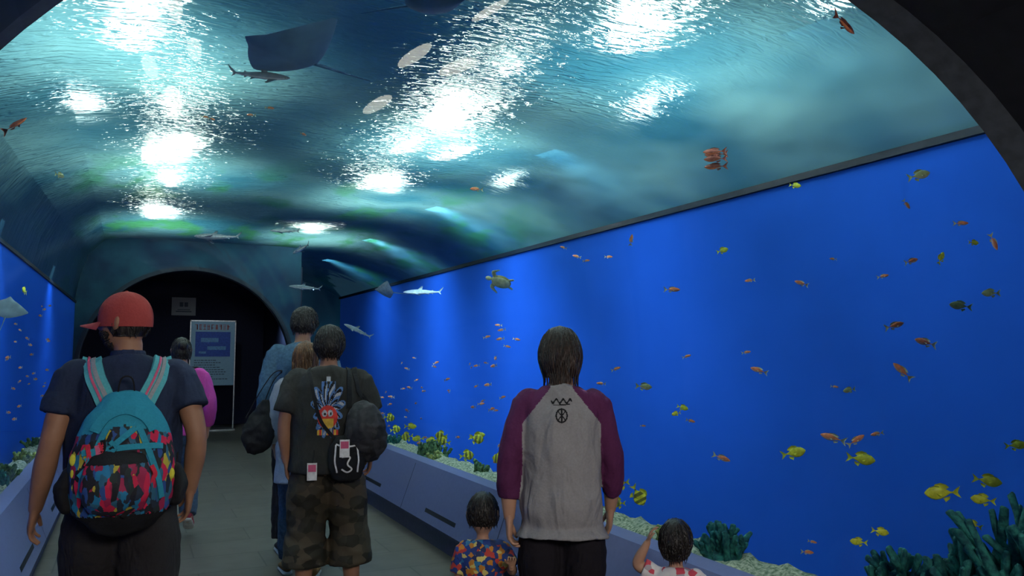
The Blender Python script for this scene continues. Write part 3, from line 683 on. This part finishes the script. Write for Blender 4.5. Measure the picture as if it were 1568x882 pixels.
for pts in([(.03,-.3,.98),(.02,-.3,.88),(.04,-.3,.79)],[(.18,-.3,.97),(.195,-.3,.88),(.18,-.3,.79)],[(.03,-.3,.985),(.10,-.3,.965),(.18,-.3,.98)]): ribbon(mb,pts,.009,.003,(1,0,0),0,cb,.003)
ribbon(mb,[(.08,-.26,.83),(.11,-.26,.81),(.14,-.26,.83),(.11,-.26,.86),(.13,-.26,.90),(.08,-.26,.90)],.009,.003,(1,0,0),0,cb,.004)
ribbon(mb,[(.05,-.2,.99),(-.03,-.16,1.08),(-.07,-.14,1.2),(-.10,-.10,1.33),(-.11,-.02,1.41),(-.08,.1,1.34)],.02,.004,(1,0,0),1,s2,.006)
for x,z,m_ in((.095,1.00,2),(-.085,.86,2)):
    y=-.27 if x>0 else -.17
    mb.add([(x-.028,y,z-.10),(x+.028,y,z-.10),(x+.028,y,z),(x-.028,y,z),(x-.028,y+.004,z-.10),(x+.028,y+.004,z-.10),(x+.028,y+.004,z),(x-.028,y+.004,z)],[(0,1,2,3),(4,5,6,7),(0,4,5,1),(1,5,6,2),(2,6,7,3),(3,7,4,0)],0)
    mb.add([(x-.022,y-.002,z-.05),(x+.022,y-.002,z-.05),(x+.022,y-.002,z-.01),(x-.022,y-.002,z-.01)],[(0,1,2,3)],3)
    ribbon(mb,[(x,y,z),(x+.01,y+.01,z+.05),(x+.01,y+.03,z+.10)],.008,.003,(1,0,0),1)
mk('trim_strap_and_tags',mb.v,mb.f,[M_whit,M_blk,M_redc,M_pinkf],mb.m,False,BG2)
# ===== long haired woman in white
w2=Fig('woman',1.075,5.55,-8,H=1.55,w=.93,skin=M_skinl,head=(-15,0),arms={'le':(-.225,.0,1.12),'lw':(-.20,.12,.92)},legs={'lk':(-.095,.05,.49),'la':(-.10,.05,.085),'rk':(.085,-.01,.49),'ra':(.09,-.12,.085)})
w2.shirt([C_white],hem=.68,sl=.85,sle=.014,ease=.03,wr=.008,flare=.03); w2.pants([C_jean],ul=.97,ease=.012); w2.shoes(M_shoeb,M_sole)
w2.hair(M_hlong,zb=-.33,th=.018,face=60,hl=.4,low=(.095,.05),tufts=420,tl=.09,seed=14,back=.05)
HB=empty('handbag',(1.055,5.55,0),-8)
mb=MB(); mb.add(*loft([((-.27,.0,.86),.085,.05),((-.28,.0,.93),.105,.07),((-.25,.0,1.05),.085,.06),((-.22,.0,1.15),.045,.03)],n=20)); fuse('bag_body',mb,.009,2,[M_blk],None,HB,.012,12)
mb=MB(); ribbon(mb,[(-.36,-.02,1.06),(-.28,-.04,1.22),(-.19,-.03,1.36),(-.13,.0,1.37),(-.19,.06,1.3),(-.26,.05,1.1)],.022,.006,(0,1,0),0); mk('bag_strap',mb.v,mb.f,M_blk,None,False,HB)
# ===== denim man
m3=Fig('man',1.17,6.15,-10,H=1.82,w=1.05,skin=M_skin,head=(-35,0)); m3.shirt([C_denim],hem=.86,sl=.93,sle=.018,ease=.02,wr=.008,name='denim_shirt'); m3.pants([C_blackp],ul=.97); m3.shoes(M_dsole,M_sole)
m3.hair(M_hblack,zb=-.06,th=.016,face=64,tufts=420,tl=.03,seed=21)
mb=MB()
for k in(-1,1):
    c=m3.hc+V((k*.032,.108,.010)); ring=[(c+V((.022*math.cos(a),0,.016*math.sin(a))),.002) for a in [2*math.pi*i/10 for i in range(11)]]; mb.add(*loft(ring,n=5,sub=2,cap='flat'))
    mb.add(*loft([(m3.hc+V((k*.055,.106,.014)),.002),(m3.hc+V((k*.085,.05,.016)),.002),(m3.hc+V((k*.088,-.01,.012)),.002)],n=5,cap='flat'))
mb.xf(m3.HM); m3.S(mb); mk('glasses',mb.v,mb.f,M_blk,None,True,m3.E)
# ===== pink woman walking
w3=Fig('woman',.36,7.1,0,H=1.60,w=.98,skin=M_skinl,head=(5,0),arms={'le':(-.24,-.06,1.14),'lw':(-.22,.10,.98),'re':(.245,-.08,1.14),'rw':(.24,.04,.92)},legs={'lk':(-.09,.02,.49),'la':(-.08,-.05,.085),'rk':(.10,.08,.50),'ra':(.09,-.12,.16)})
s3=w3.shirt([C_pink],hem=.90,sl=.92,sle=.018,ease=.02,wr=.006,name='cardigan'); w3.pants([C_jean],ul=.95,ease=.014); w3.shoes(M_shoer,M_sole,pitch=(0,30))
w3.hair(M_hblack,zb=-.07,th=.010,face=62,tufts=200,tl=.03,bun=True,seed=17)
mb=MB(); ribbon(mb,[(.20,.1,1.2),(.13,.05,1.40),(.09,-.06,1.40),(.02,-.15,1.25),(-.10,-.14,1.05),(-.18,-.05,.92)],.03,.005,(1,0,0),0,s3,.005); mk('bag_strap',mb.v,mb.f,M_blk,None,False,w3.E)
mb=MB(); mb.add(*loft([((-.2,-.03,.80),.09,.05),((-.21,-.03,.88),.11,.06),((-.20,-.03,.96),.08,.04)],n=16)); SB=empty('sling_bag',(.36,7.1,0),0); fuse('bag_body',mb,.009,2,[C_white],None,SB,.004,12)
# ================= FISH
M_or=mat('orange_fish_skin',(.85,.25,.10),rough=.4,scale=80); M_orb=mat('pink_belly_skin',(.80,.45,.35),rough=.4); M_ye=mat('yellow_fish_skin',(.75,.72,.05),rough=.4,scale=60); M_ds=mat('dark_fish_stripe',(.20,.22,.05),rough=.4); M_ol=mat('olive_fish_skin',(.38,.42,.18),rough=.4,scale=60); M_fin=mat('pale_fin',(.6,.55,.3),rough=.4); M_fe=mat('fish_eye',(.01,.01,.01),rough=.1); M_red=mat('dark_red_fish_skin',(.22,.06,.04),rough=.5)
def fish(L,hh=.30,ww=.13,kind='A'):
    mb=MB(); n=12
    pr=[(-.5,.10),(-.40,.16),(-.25,.55),(-.05,.92),(.12,1.0),(.28,.82),(.40,.50),(.47,.22),(.5,.06)]
    v=[];f=[];m=[]
    for x,k in pr:
        x=x*.78+.11
        for i in range(n):
            a=2*math.pi*i/n; v.append(V((x,ww*.5*k*math.cos(a),hh*.5*k*math.sin(a)+(.01))))
    for j in range(len(pr)-1):
        for i in range(n):
            f.append((j*n+i,j*n+(i+1)%n,(j+1)*n+(i+1)%n,(j+1)*n+i)); a=(i+.5)/n*2*math.pi
            if kind=='S': m.append(1 if j%2==0 else 0)
            elif kind=='Y': m.append(1 if (math.sin(a)>.8 and j in(3,4)) else 0)
            else: m.append(1 if math.sin(a)<-.3 else 0)
    f.append(tuple(range(n)));m.append(0);q=(len(pr)-1)*n;f.append(tuple(range(q,q+n)));m.append(0)
    mb.add(v,f,m)
    def fin(pts,mi=2):
        k=len(pts); mb.add([V((x,y-.004,z)) for x,y,z in pts]+[V((x,y+.004,z)) for x,y,z in pts],[tuple(range(k)),tuple(range(2*k-1,k-1,-1))]+[(i,(i+1)%k,(i+1)%k+k,i+k) for i in range(k)],mi)
    fin([(-.27,0,.02),(-.40,0,.13),(-.5,0,.19),(-.44,0,.06),(-.42,0,0),(-.44,0,-.05),(-.5,0,-.17),(-.40,0,-.11),(-.27,0,-.01)])
    h=hh*.5
    fin([(.25,0,h*.72),(.18,0,h*1.25),(.02,0,h*1.42),(-.12,0,h*1.15),(-.2,0,h*.75),(-.12,0,h*.55),(.1,0,h*.85)])
    fin([(.0,0,-h*.75),(-.06,0,-h*1.3),(-.18,0,-h*.9),(-.2,0,-h*.45)])
    for s in(-1,1):
        fin([(.17,s*ww*.5,-.01),(.08,s*(ww*.5+.07),-.07),(.03,s*(ww*.5+.05),-.03)])
        mb.add(*ellip((.36,s*ww*.26,.03),.017,.01,.017,8,6),3)
    mb.v=[p*L for p in mb.v]; return mb
def place(dst,mb,x,y,z,yaw,pitch=0,roll=0):
    M=Matrix.Translation((x,y,z))@Matrix.Rotation(math.radians(yaw),4,'Z')@Matrix.Rotation(math.radians(-pitch),4,'Y')@Matrix.Rotation(math.radians(roll),4,'X')
    dst.add([M@p for p in mb.v],mb.f,mb.m)
DATA="051322905057823207051322005057523307042322307044719411027819603027424312022121204024219406020619504023620308019916808021917608024516209027415512022614209037415005033114009047014706044313906054112507044012711047610908037911405042910406027113206033413004041310403039908311030809812033610014025111108028110906026610012019010011019210209017510007021708106022707506025107003025406505019311407017909105020807005037906912039607310039906108063017406073117308070116507079916510059416106071815607"
low={35,37,38,39,40,41,43,44,45,46,47}
KY={7:'O',9:'Y',10:'Y',12:'O',13:'O',30:'Y',34:'Y',35:'Y',36:'Y',37:'Y',38:'Y',39:'Y',42:'Y',43:'Y',44:'Y',45:'S',46:'S',47:'S',22:'O',31:'A',23:'Y',24:'Y',26:'O'}
PIT={4:80,11:-70,16:45,8:-60,9:60,45:-60,17:10,15:15,14:15,29:-20,32:35}
B={'A':MB(),'Y':MB(),'S':MB(),'O':MB(),'L':MB()}
random.seed(11)
def putfish(k,x,y,z,L,yaw=None,p=None):
    hh={'L':.27,'A':.27,'Y':.42,'S':.62,'O':.36}[k]
    if yaw is None: yaw=random.choice([-1,1])*90-60+random.uniform(-30,30)
    if p is None: p=random.uniform(-15,20)
    place(B[k],fish(L,hh,.14,k),x,y,z,yaw,p)
nf=len(DATA)//9
for i in range(nf):
    q=DATA[i*9:i*9+9]; y,z,L=int(q[:4])/100,int(q[4:7])/100,int(q[7:])/100+.008
    x=2.62 if i in low else [2.9,3.4,3.1,3.7][i%4]
    if i>=29: yaw=random.choice([-35,-35,145])+random.uniform(-20,20)
    else: yaw=random.choice([-30,150])+random.uniform(-25,25)
    putfish(KY.get(i,'A'),x,y,z,L,yaw,PIT.get(i))
for q in range(46): 
    r=random.uniform(.29,.47); x=random.uniform(2.6,3.5); putfish('A',x,x/r,random.uniform(.55,1.45) ,random.uniform(.06,.10))
for q in range(12): putfish('S' if q%3 else 'Y',random.uniform(2.55,2.85),random.uniform(4.6,9),random.uniform(.60,.78),.13,random.choice([-30,150]))
for q in range(34): putfish('L',random.uniform(-.98,-.82),random.uniform(6,10.5),random.uniform(.8,2.1),random.uniform(.05,.09),random.choice([70,-110]))
putfish('Y',-.9,8.2,2.05,.13,-100)
for q in range(12): x=random.uniform(2.8,3.6); putfish('A' if q%4 else 'Y',x,x/random.uniform(.7,1.9),random.uniform(1.7,2.5),random.uniform(.05,.08),random.choice([-30,150])+random.uniform(-25,25))
for x,y,z,L,k,yw in((2.8,6.57,3.0,.13,'A',170),(-.6,7.32,2.95,.12,'O',60),(.35,5.2,2.98,.05,'A',0),(.4,5.3,3.0,.05,'A',20),(.62,5.1,3.0,.06,'A',160),(.7,4.9,3.0,.06,'A',0),(1.0,5.4,3.0,.07,'A',40)): putfish(k,x,y,z,L,yw,0)
mk('orange_anthias',B['A'].v,B['A'].f,[M_or,M_orb,M_fin,M_fe],B['A'].m,True)
mk('orange_anthias',B['L'].v,B['L'].f,[M_or,M_orb,M_fin,M_fe],B['L'].m,True)
mk('yellow_tang',B['Y'].v,B['Y'].f,[M_ye,M_ds,M_ye,M_fe],B['Y'].m,True)
mk('striped_butterflyfish',B['S'].v,B['S'].f,[M_ye,M_ds,M_ye,M_fe],B['S'].m,True)
mk('olive_damselfish',B['O'].v,B['O'].f,[M_ol,M_fin,M_ol,M_fe],B['O'].m,True)
R_=MB()
for dx,dz in((0,0),(.05,.05),(-.04,.04),(.02,-.05)): place(R_,fish(.17,.26,.14,'A'),3.76+dx,4.4+dx,2.9+dz,140,0)
place(R_,fish(.17,.2,.12),2.78,2.39,2.95,10,-20); place(R_,fish(.19,.16,.1),-.74,5.82,2.95,-30,30)
mk('soldierfish',R_.v,R_.f,[M_red,M_or,M_red,M_fe],R_.m,True)
M_sh=mat('grey_shark_skin',(.30,.38,.40),rough=.5); M_shb=mat('pale_shark_belly',(.75,.80,.76),rough=.5); M_ray=mat('slate_ray_skin',(.05,.13,.24),rough=.6,scale=10); M_rayb=mat('blue_grey_ray_belly',(.12,.23,.34),rough=.6,scale=6); M_rayl=mat('grey_ray_skin',(.25,.36,.38),rough=.6,scale=10)
def shark(L,x,y,z,yaw,pitch=0,roll=0,bend=.08):
    mb=MB(); n=14; pr=[(-.5,.015,.02),(-.42,.018,.028),(-.3,.032,.04),(-.12,.062,.066),(.08,.082,.082),(.25,.078,.072),(.38,.06,.05),(.46,.038,.028),(.5,.012,.008)]
    v=[];f=[];m=[]
    for px_,ry,rz in pr:
        for i in range(n):
            a=2*math.pi*i/n; v.append(V((px_,ry*math.cos(a),rz*math.sin(a)*(1 if math.sin(a)>0 else .8))))
    for j in range(len(pr)-1):
        for i in range(n): f.append((j*n+i,j*n+(i+1)%n,(j+1)*n+(i+1)%n,(j+1)*n+i)); m.append(1 if math.sin((i+.5)/n*2*math.pi)<-.15 else 0)
    mb.add(v,f,m)
    def fin(p,ax=(0,1,0)):
        k=len(p); a=V(ax)*.005; mb.add([V(q)-a for q in p]+[V(q)+a for q in p],[tuple(range(k)),tuple(range(2*k-1,k-1,-1))]+[(i,(i+1)%k,(i+1)%k+k,i+k) for i in range(k)],0)
    fin([(.12,0,.06),(.0,0,.17),(-.04,0,.17),(-.02,0,.06)]); fin([(-.26,0,.03),(-.32,0,.07),(-.34,0,.03)]); fin([(-.26,0,-.03),(-.33,0,-.06),(-.33,0,-.02)])
    fin([(-.46,0,.01),(-.62,0,.15),(-.6,0,.09),(-.53,0,0),(-.56,0,-.07),(-.47,0,-.01)])
    for s in(-1,1):
        fin([(.26,s*.06,-.03),(.08,s*.24,-.07),(.05,s*.22,-.07),(.12,s*.06,-.03)],(0,0,1)); fin([(-.12,s*.03,-.04),(-.22,s*.10,-.06),(-.2,s*.03,-.04)],(0,0,1))
        mb.add(*ellip((.41,s*.05,.01),.008,.006,.008,8,6),2)
    mb.v=[V((p.x,p.y+bend*(p.x-.1)**2*(1 if p.x<.1 else 0)*2,p.z))*L for p in mb.v]
    o=MB(); place(o,mb,0,0,0,yaw,pitch,roll); mk('reef_shark',o.v,o.f,[M_sh,M_shb,M_fe],o.m,True).location=(x,y,z)
shark(.46,3.3,9.54,2.27,155); shark(.42,2.9,11.2,1.82,150,25); shark(.44,2.25,11.8,2.46,160,5); shark(.5,.87,10.3,2.93,170,0,20); shark(.32,1.57,9.56,2.95,165); shark(.32,1.93,10.4,2.85,120,-15); shark(.28,.56,4.19,2.95,-10,0,30)
def ray_(name,W,x,y,z,yaw,pitch,roll,m0,m1):
    mb=MB(); nx,nv=24,16;v=[];f=[];m=[]
    for sgn in(1,-1):
        for i in range(nx+1):
            u=i/nx*2-1; ch=.30*(1-abs(u)**1.4)+.02; cx=-.10*abs(u)**1.5+.05
            for j in range(nv+1):
                t=j/nv*2-1; th=.055*(1-t*t)**.6*(1-abs(u))**.9*sgn; v.append(V((cx+t*ch+(.07*(1-abs(u)*5) if abs(u)<.2 and t>.5 else 0)*max(0,t),u*.5,th+.10*abs(u)**2)))
    k=(nx+1)*(nv+1)
    for s in(0,1):
        for i in range(nx):
            for j in range(nv):
                q=s*k+i*(nv+1)+j; f.append((q,q+1,q+nv+2,q+nv+1)); m.append(s)
    mb.add(v,f,m); mb.add(*loft([((-.24,0,0),.018),((-.5,.02,0),.010),((-.85,.06,.0),.003)],n=8),0)
    for s in(-1,1): mb.add(*ellip((.24,s*.06,.03),.02,.015,.015,8,6),0)
    mb.v=[p*W for p in mb.v]; o=MB(); place(o,mb,0,0,0,yaw,pitch,roll); mk(name,o.v,o.f,[m0,m1],o.m,True).location=(x,y,z)
ray_('stingray',.62,.66,3.95,3.0,-150,0,12,M_ray,M_rayb); ray_('stingray',.40,1.13,3.2,3.05,-40,0,0,M_ray,M_ray); ray_('stingray',.4,3.3,11.1,2.39,150,10,35,M_rayl,M_sh); ray_('stingray',.30,-.95,7.6,1.85,80,60,20,M_rayl,M_shb)
mb=MB(); M_sc=cellmat('turtle_shell_scutes',[(.30,.28,.10),(.20,.20,.08),(.4,.38,.16)],30); M_tb=mat('pale_turtle_skin',(.62,.62,.35),rough=.6)
mb.add(*ellip((0,0,0),.11,.09,.04),0); mb.add(*ellip((0,0,-.012),.105,.085,.035),1); mb.add(*ellip((.14,0,.005),.035,.025,.022),1)
for s in(-1,1):
    mb.add(*loft([((.07,s*.06,0),.025,.008),((.09,s*.13,.0),.022,.006),((.03,s*.19,-.01),.008,.004)],n=8),1); mb.add(*loft([((-.08,s*.05,0),.018,.007),((-.13,s*.08,0),.014,.005)],n=8),1)
o=MB(); place(o,mb,3.5,7.54,2.25,150,15,35); mk('sea_turtle',o.v,o.f,[M_sc,M_tb],o.m,True)
# ================= CORALS
M_cor=mat('teal_green_coral',(.03,.20,.16),rough=.8,scale=40,bump=1,col2=(.01,.07,.08)); M_cory=mat('olive_coral',(.14,.26,.10),rough=.8,scale=40,bump=1,col2=(.03,.09,.05))
def coral(name,x,y,z,w,h,n,m,seed):
    random.seed(seed); mb=MB(); mb.add(*ellip((0,0,0),w*.5,w*.4,h*.35,14,8))
    for q in range(n):
        a=random.uniform(0,6.28); r=random.uniform(0,w*.45); p=V((r*math.cos(a),r*math.sin(a)*.7,h*.15)); d=V((math.cos(a)*r/w*1.2,math.sin(a)*r/w,1)).normalized(); L=h*random.uniform(.45,.9)*(1-.5*r/w)
        ks=[(p,.018)]
        for k in range(3): d=(d+V((random.uniform(-.4,.4),random.uniform(-.4,.4),.1))).normalized(); p=p+d*L/3; ks.append((p,.017-.002*k))
        mb.add(*loft(ks,n=7,sub=2))
        for k in range(2):
            b=ks[random.choice([1,2])][0]; dd=(d+V((random.uniform(-1,1),random.uniform(-1,1),.2))).normalized(); mb.add(*loft([(b,.012),(b+dd*L*.3,.010)],n=6,sub=2))
    for i,p in enumerate(mb.v): mb.v[i]=p+V((noise.noise(p*40),noise.noise(p*40+V((9,0,0))),noise.noise(p*40+V((0,9,0)))))*.008+V((x,y,z))
    mk(name,mb.v,mb.f,m,None,True)
coral('branching_coral',2.52,1.98,.50,.24,.30,34,M_cor,1); coral('branching_coral',2.56,1.76,.50,.28,.42,46,M_cor,2); coral('branching_coral',2.60,1.56,.52,.28,.56,46,M_cor,3); coral('branching_coral',2.54,2.98,.50,.22,.20,30,M_cor,4); coral('branching_coral',2.52,6.9,.52,.3,.18,26,M_cory,5); coral('branching_coral',-.88,7.0,.50,.25,.2,26,M_cory,6); coral('branching_coral',2.53,4.3,.50,.2,.10,20,M_cory,7)
random.seed(31)
M_coral_p=mat('pale_yellow_coral',(.42,.46,.14),rough=.8,scale=40,bump=1,col2=(.12,.2,.07))
CP=[(2.5+random.uniform(-.03,.05),2.4+q*1.15+random.uniform(-.3,.3),random.uniform(.10,.2),random.uniform(.09,.16)) for q in range(9)]
for q,(x,y,w_,h_) in enumerate(CP): coral('branching_coral',x,y,.51,w_,h_,14,(M_cory,M_coral_p,M_cor)[q%3],40+q)
for q in range(4): coral('branching_coral',-.85,5.4+q*1.3,.51,.15,.16,14,(M_cory,M_cor,M_coral_p)[q%3],60+q)
# ================= SIGNS
M_brd=mat('pale_board',(.24,.38,.48),rough=.5,var=.05); M_bl=mat('blue_print',(.03,.08,.36),rough=.5); M_lb=mat('light_blue_print',(.12,.28,.5),rough=.5); M_tx=mat('dark_print',(.05,.07,.10),rough=.6); M_al=mat('aluminium',(.4,.42,.45),rough=.35,metal=.8); M_rd=mat('red_print',(.4,.08,.06))
SG=empty('information_board',(1.385,16.3,0),0)
box('panel',-.40,.40,0,.03,.86,2.10,M_brd,SG,.005)
for a in((-.42,-.40),(.40,.42)): box('frame_post',a[0],a[1],-.005,.035,.03,2.12,M_al,SG)
box('frame_top',-.42,.42,-.005,.035,2.10,2.125,M_al,SG); box('foot',-.43,.43,-.18,.22,0,.03,M_al,SG)
def quads(name,L,m,parent,y=-.004): 
    v=[];f=[]
    for x0,x1,z0,z1 in L: q=len(v); v+=[(x0,y,z0),(x1,y,z0),(x1,y,z1),(x0,y,z1)]; f.append((q,q+1,q+2,q+3))
    mk(name,v,f,m,None,False,parent)
quads('map_panel',[(-.32,.32,1.42,1.90)],M_bl,SG); quads('map_detail',[(-.22,.1,1.7,1.78),(-.1,.24,1.55,1.62),(-.25,-.12,1.48,1.52)],M_lb,SG,-.006)
random.seed(5); T=[]
for i in range(9):
    x=-.33+i*.073
    for k in range(4):
        if random.random()<.5: T.append((x,x+.05,1.94+k*.03,1.95+k*.03))
        else: xx=x+random.uniform(0,.04); T.append((xx,xx+.01,1.94,2.04))
quads('headline',T,M_rd,SG)
T=[]
for r in range(9):
    z=1.34-r*.045; x=-.33
    while x<random.uniform(.0,.3): w_=random.uniform(.02,.06); T.append((x,x+w_,z,z+.014)); x+=w_+.012
quads('text_lines',T,M_tx,SG)
SN=empty('wall_notice',(.9,17.48,0),0); box('notice_panel',-.23,.23,0,.015,2.26,2.63,M_greyf,SN); quads('notice_text',[(-.08,-.01,2.44,2.53),(.01,.08,2.44,2.53),(-.15,.15,2.33,2.35),(-.12,.12,2.37,2.385)],M_tx,SN)
c=bpy.data.cameras.new('camera');co=bpy.data.objects.new('camera',c);COL.objects.link(co)
co.location=(0,0,1.5);co.rotation_euler=(math.radians(94.7),0,-math.radians(25.7));c.lens=27.55
scn.camera=co
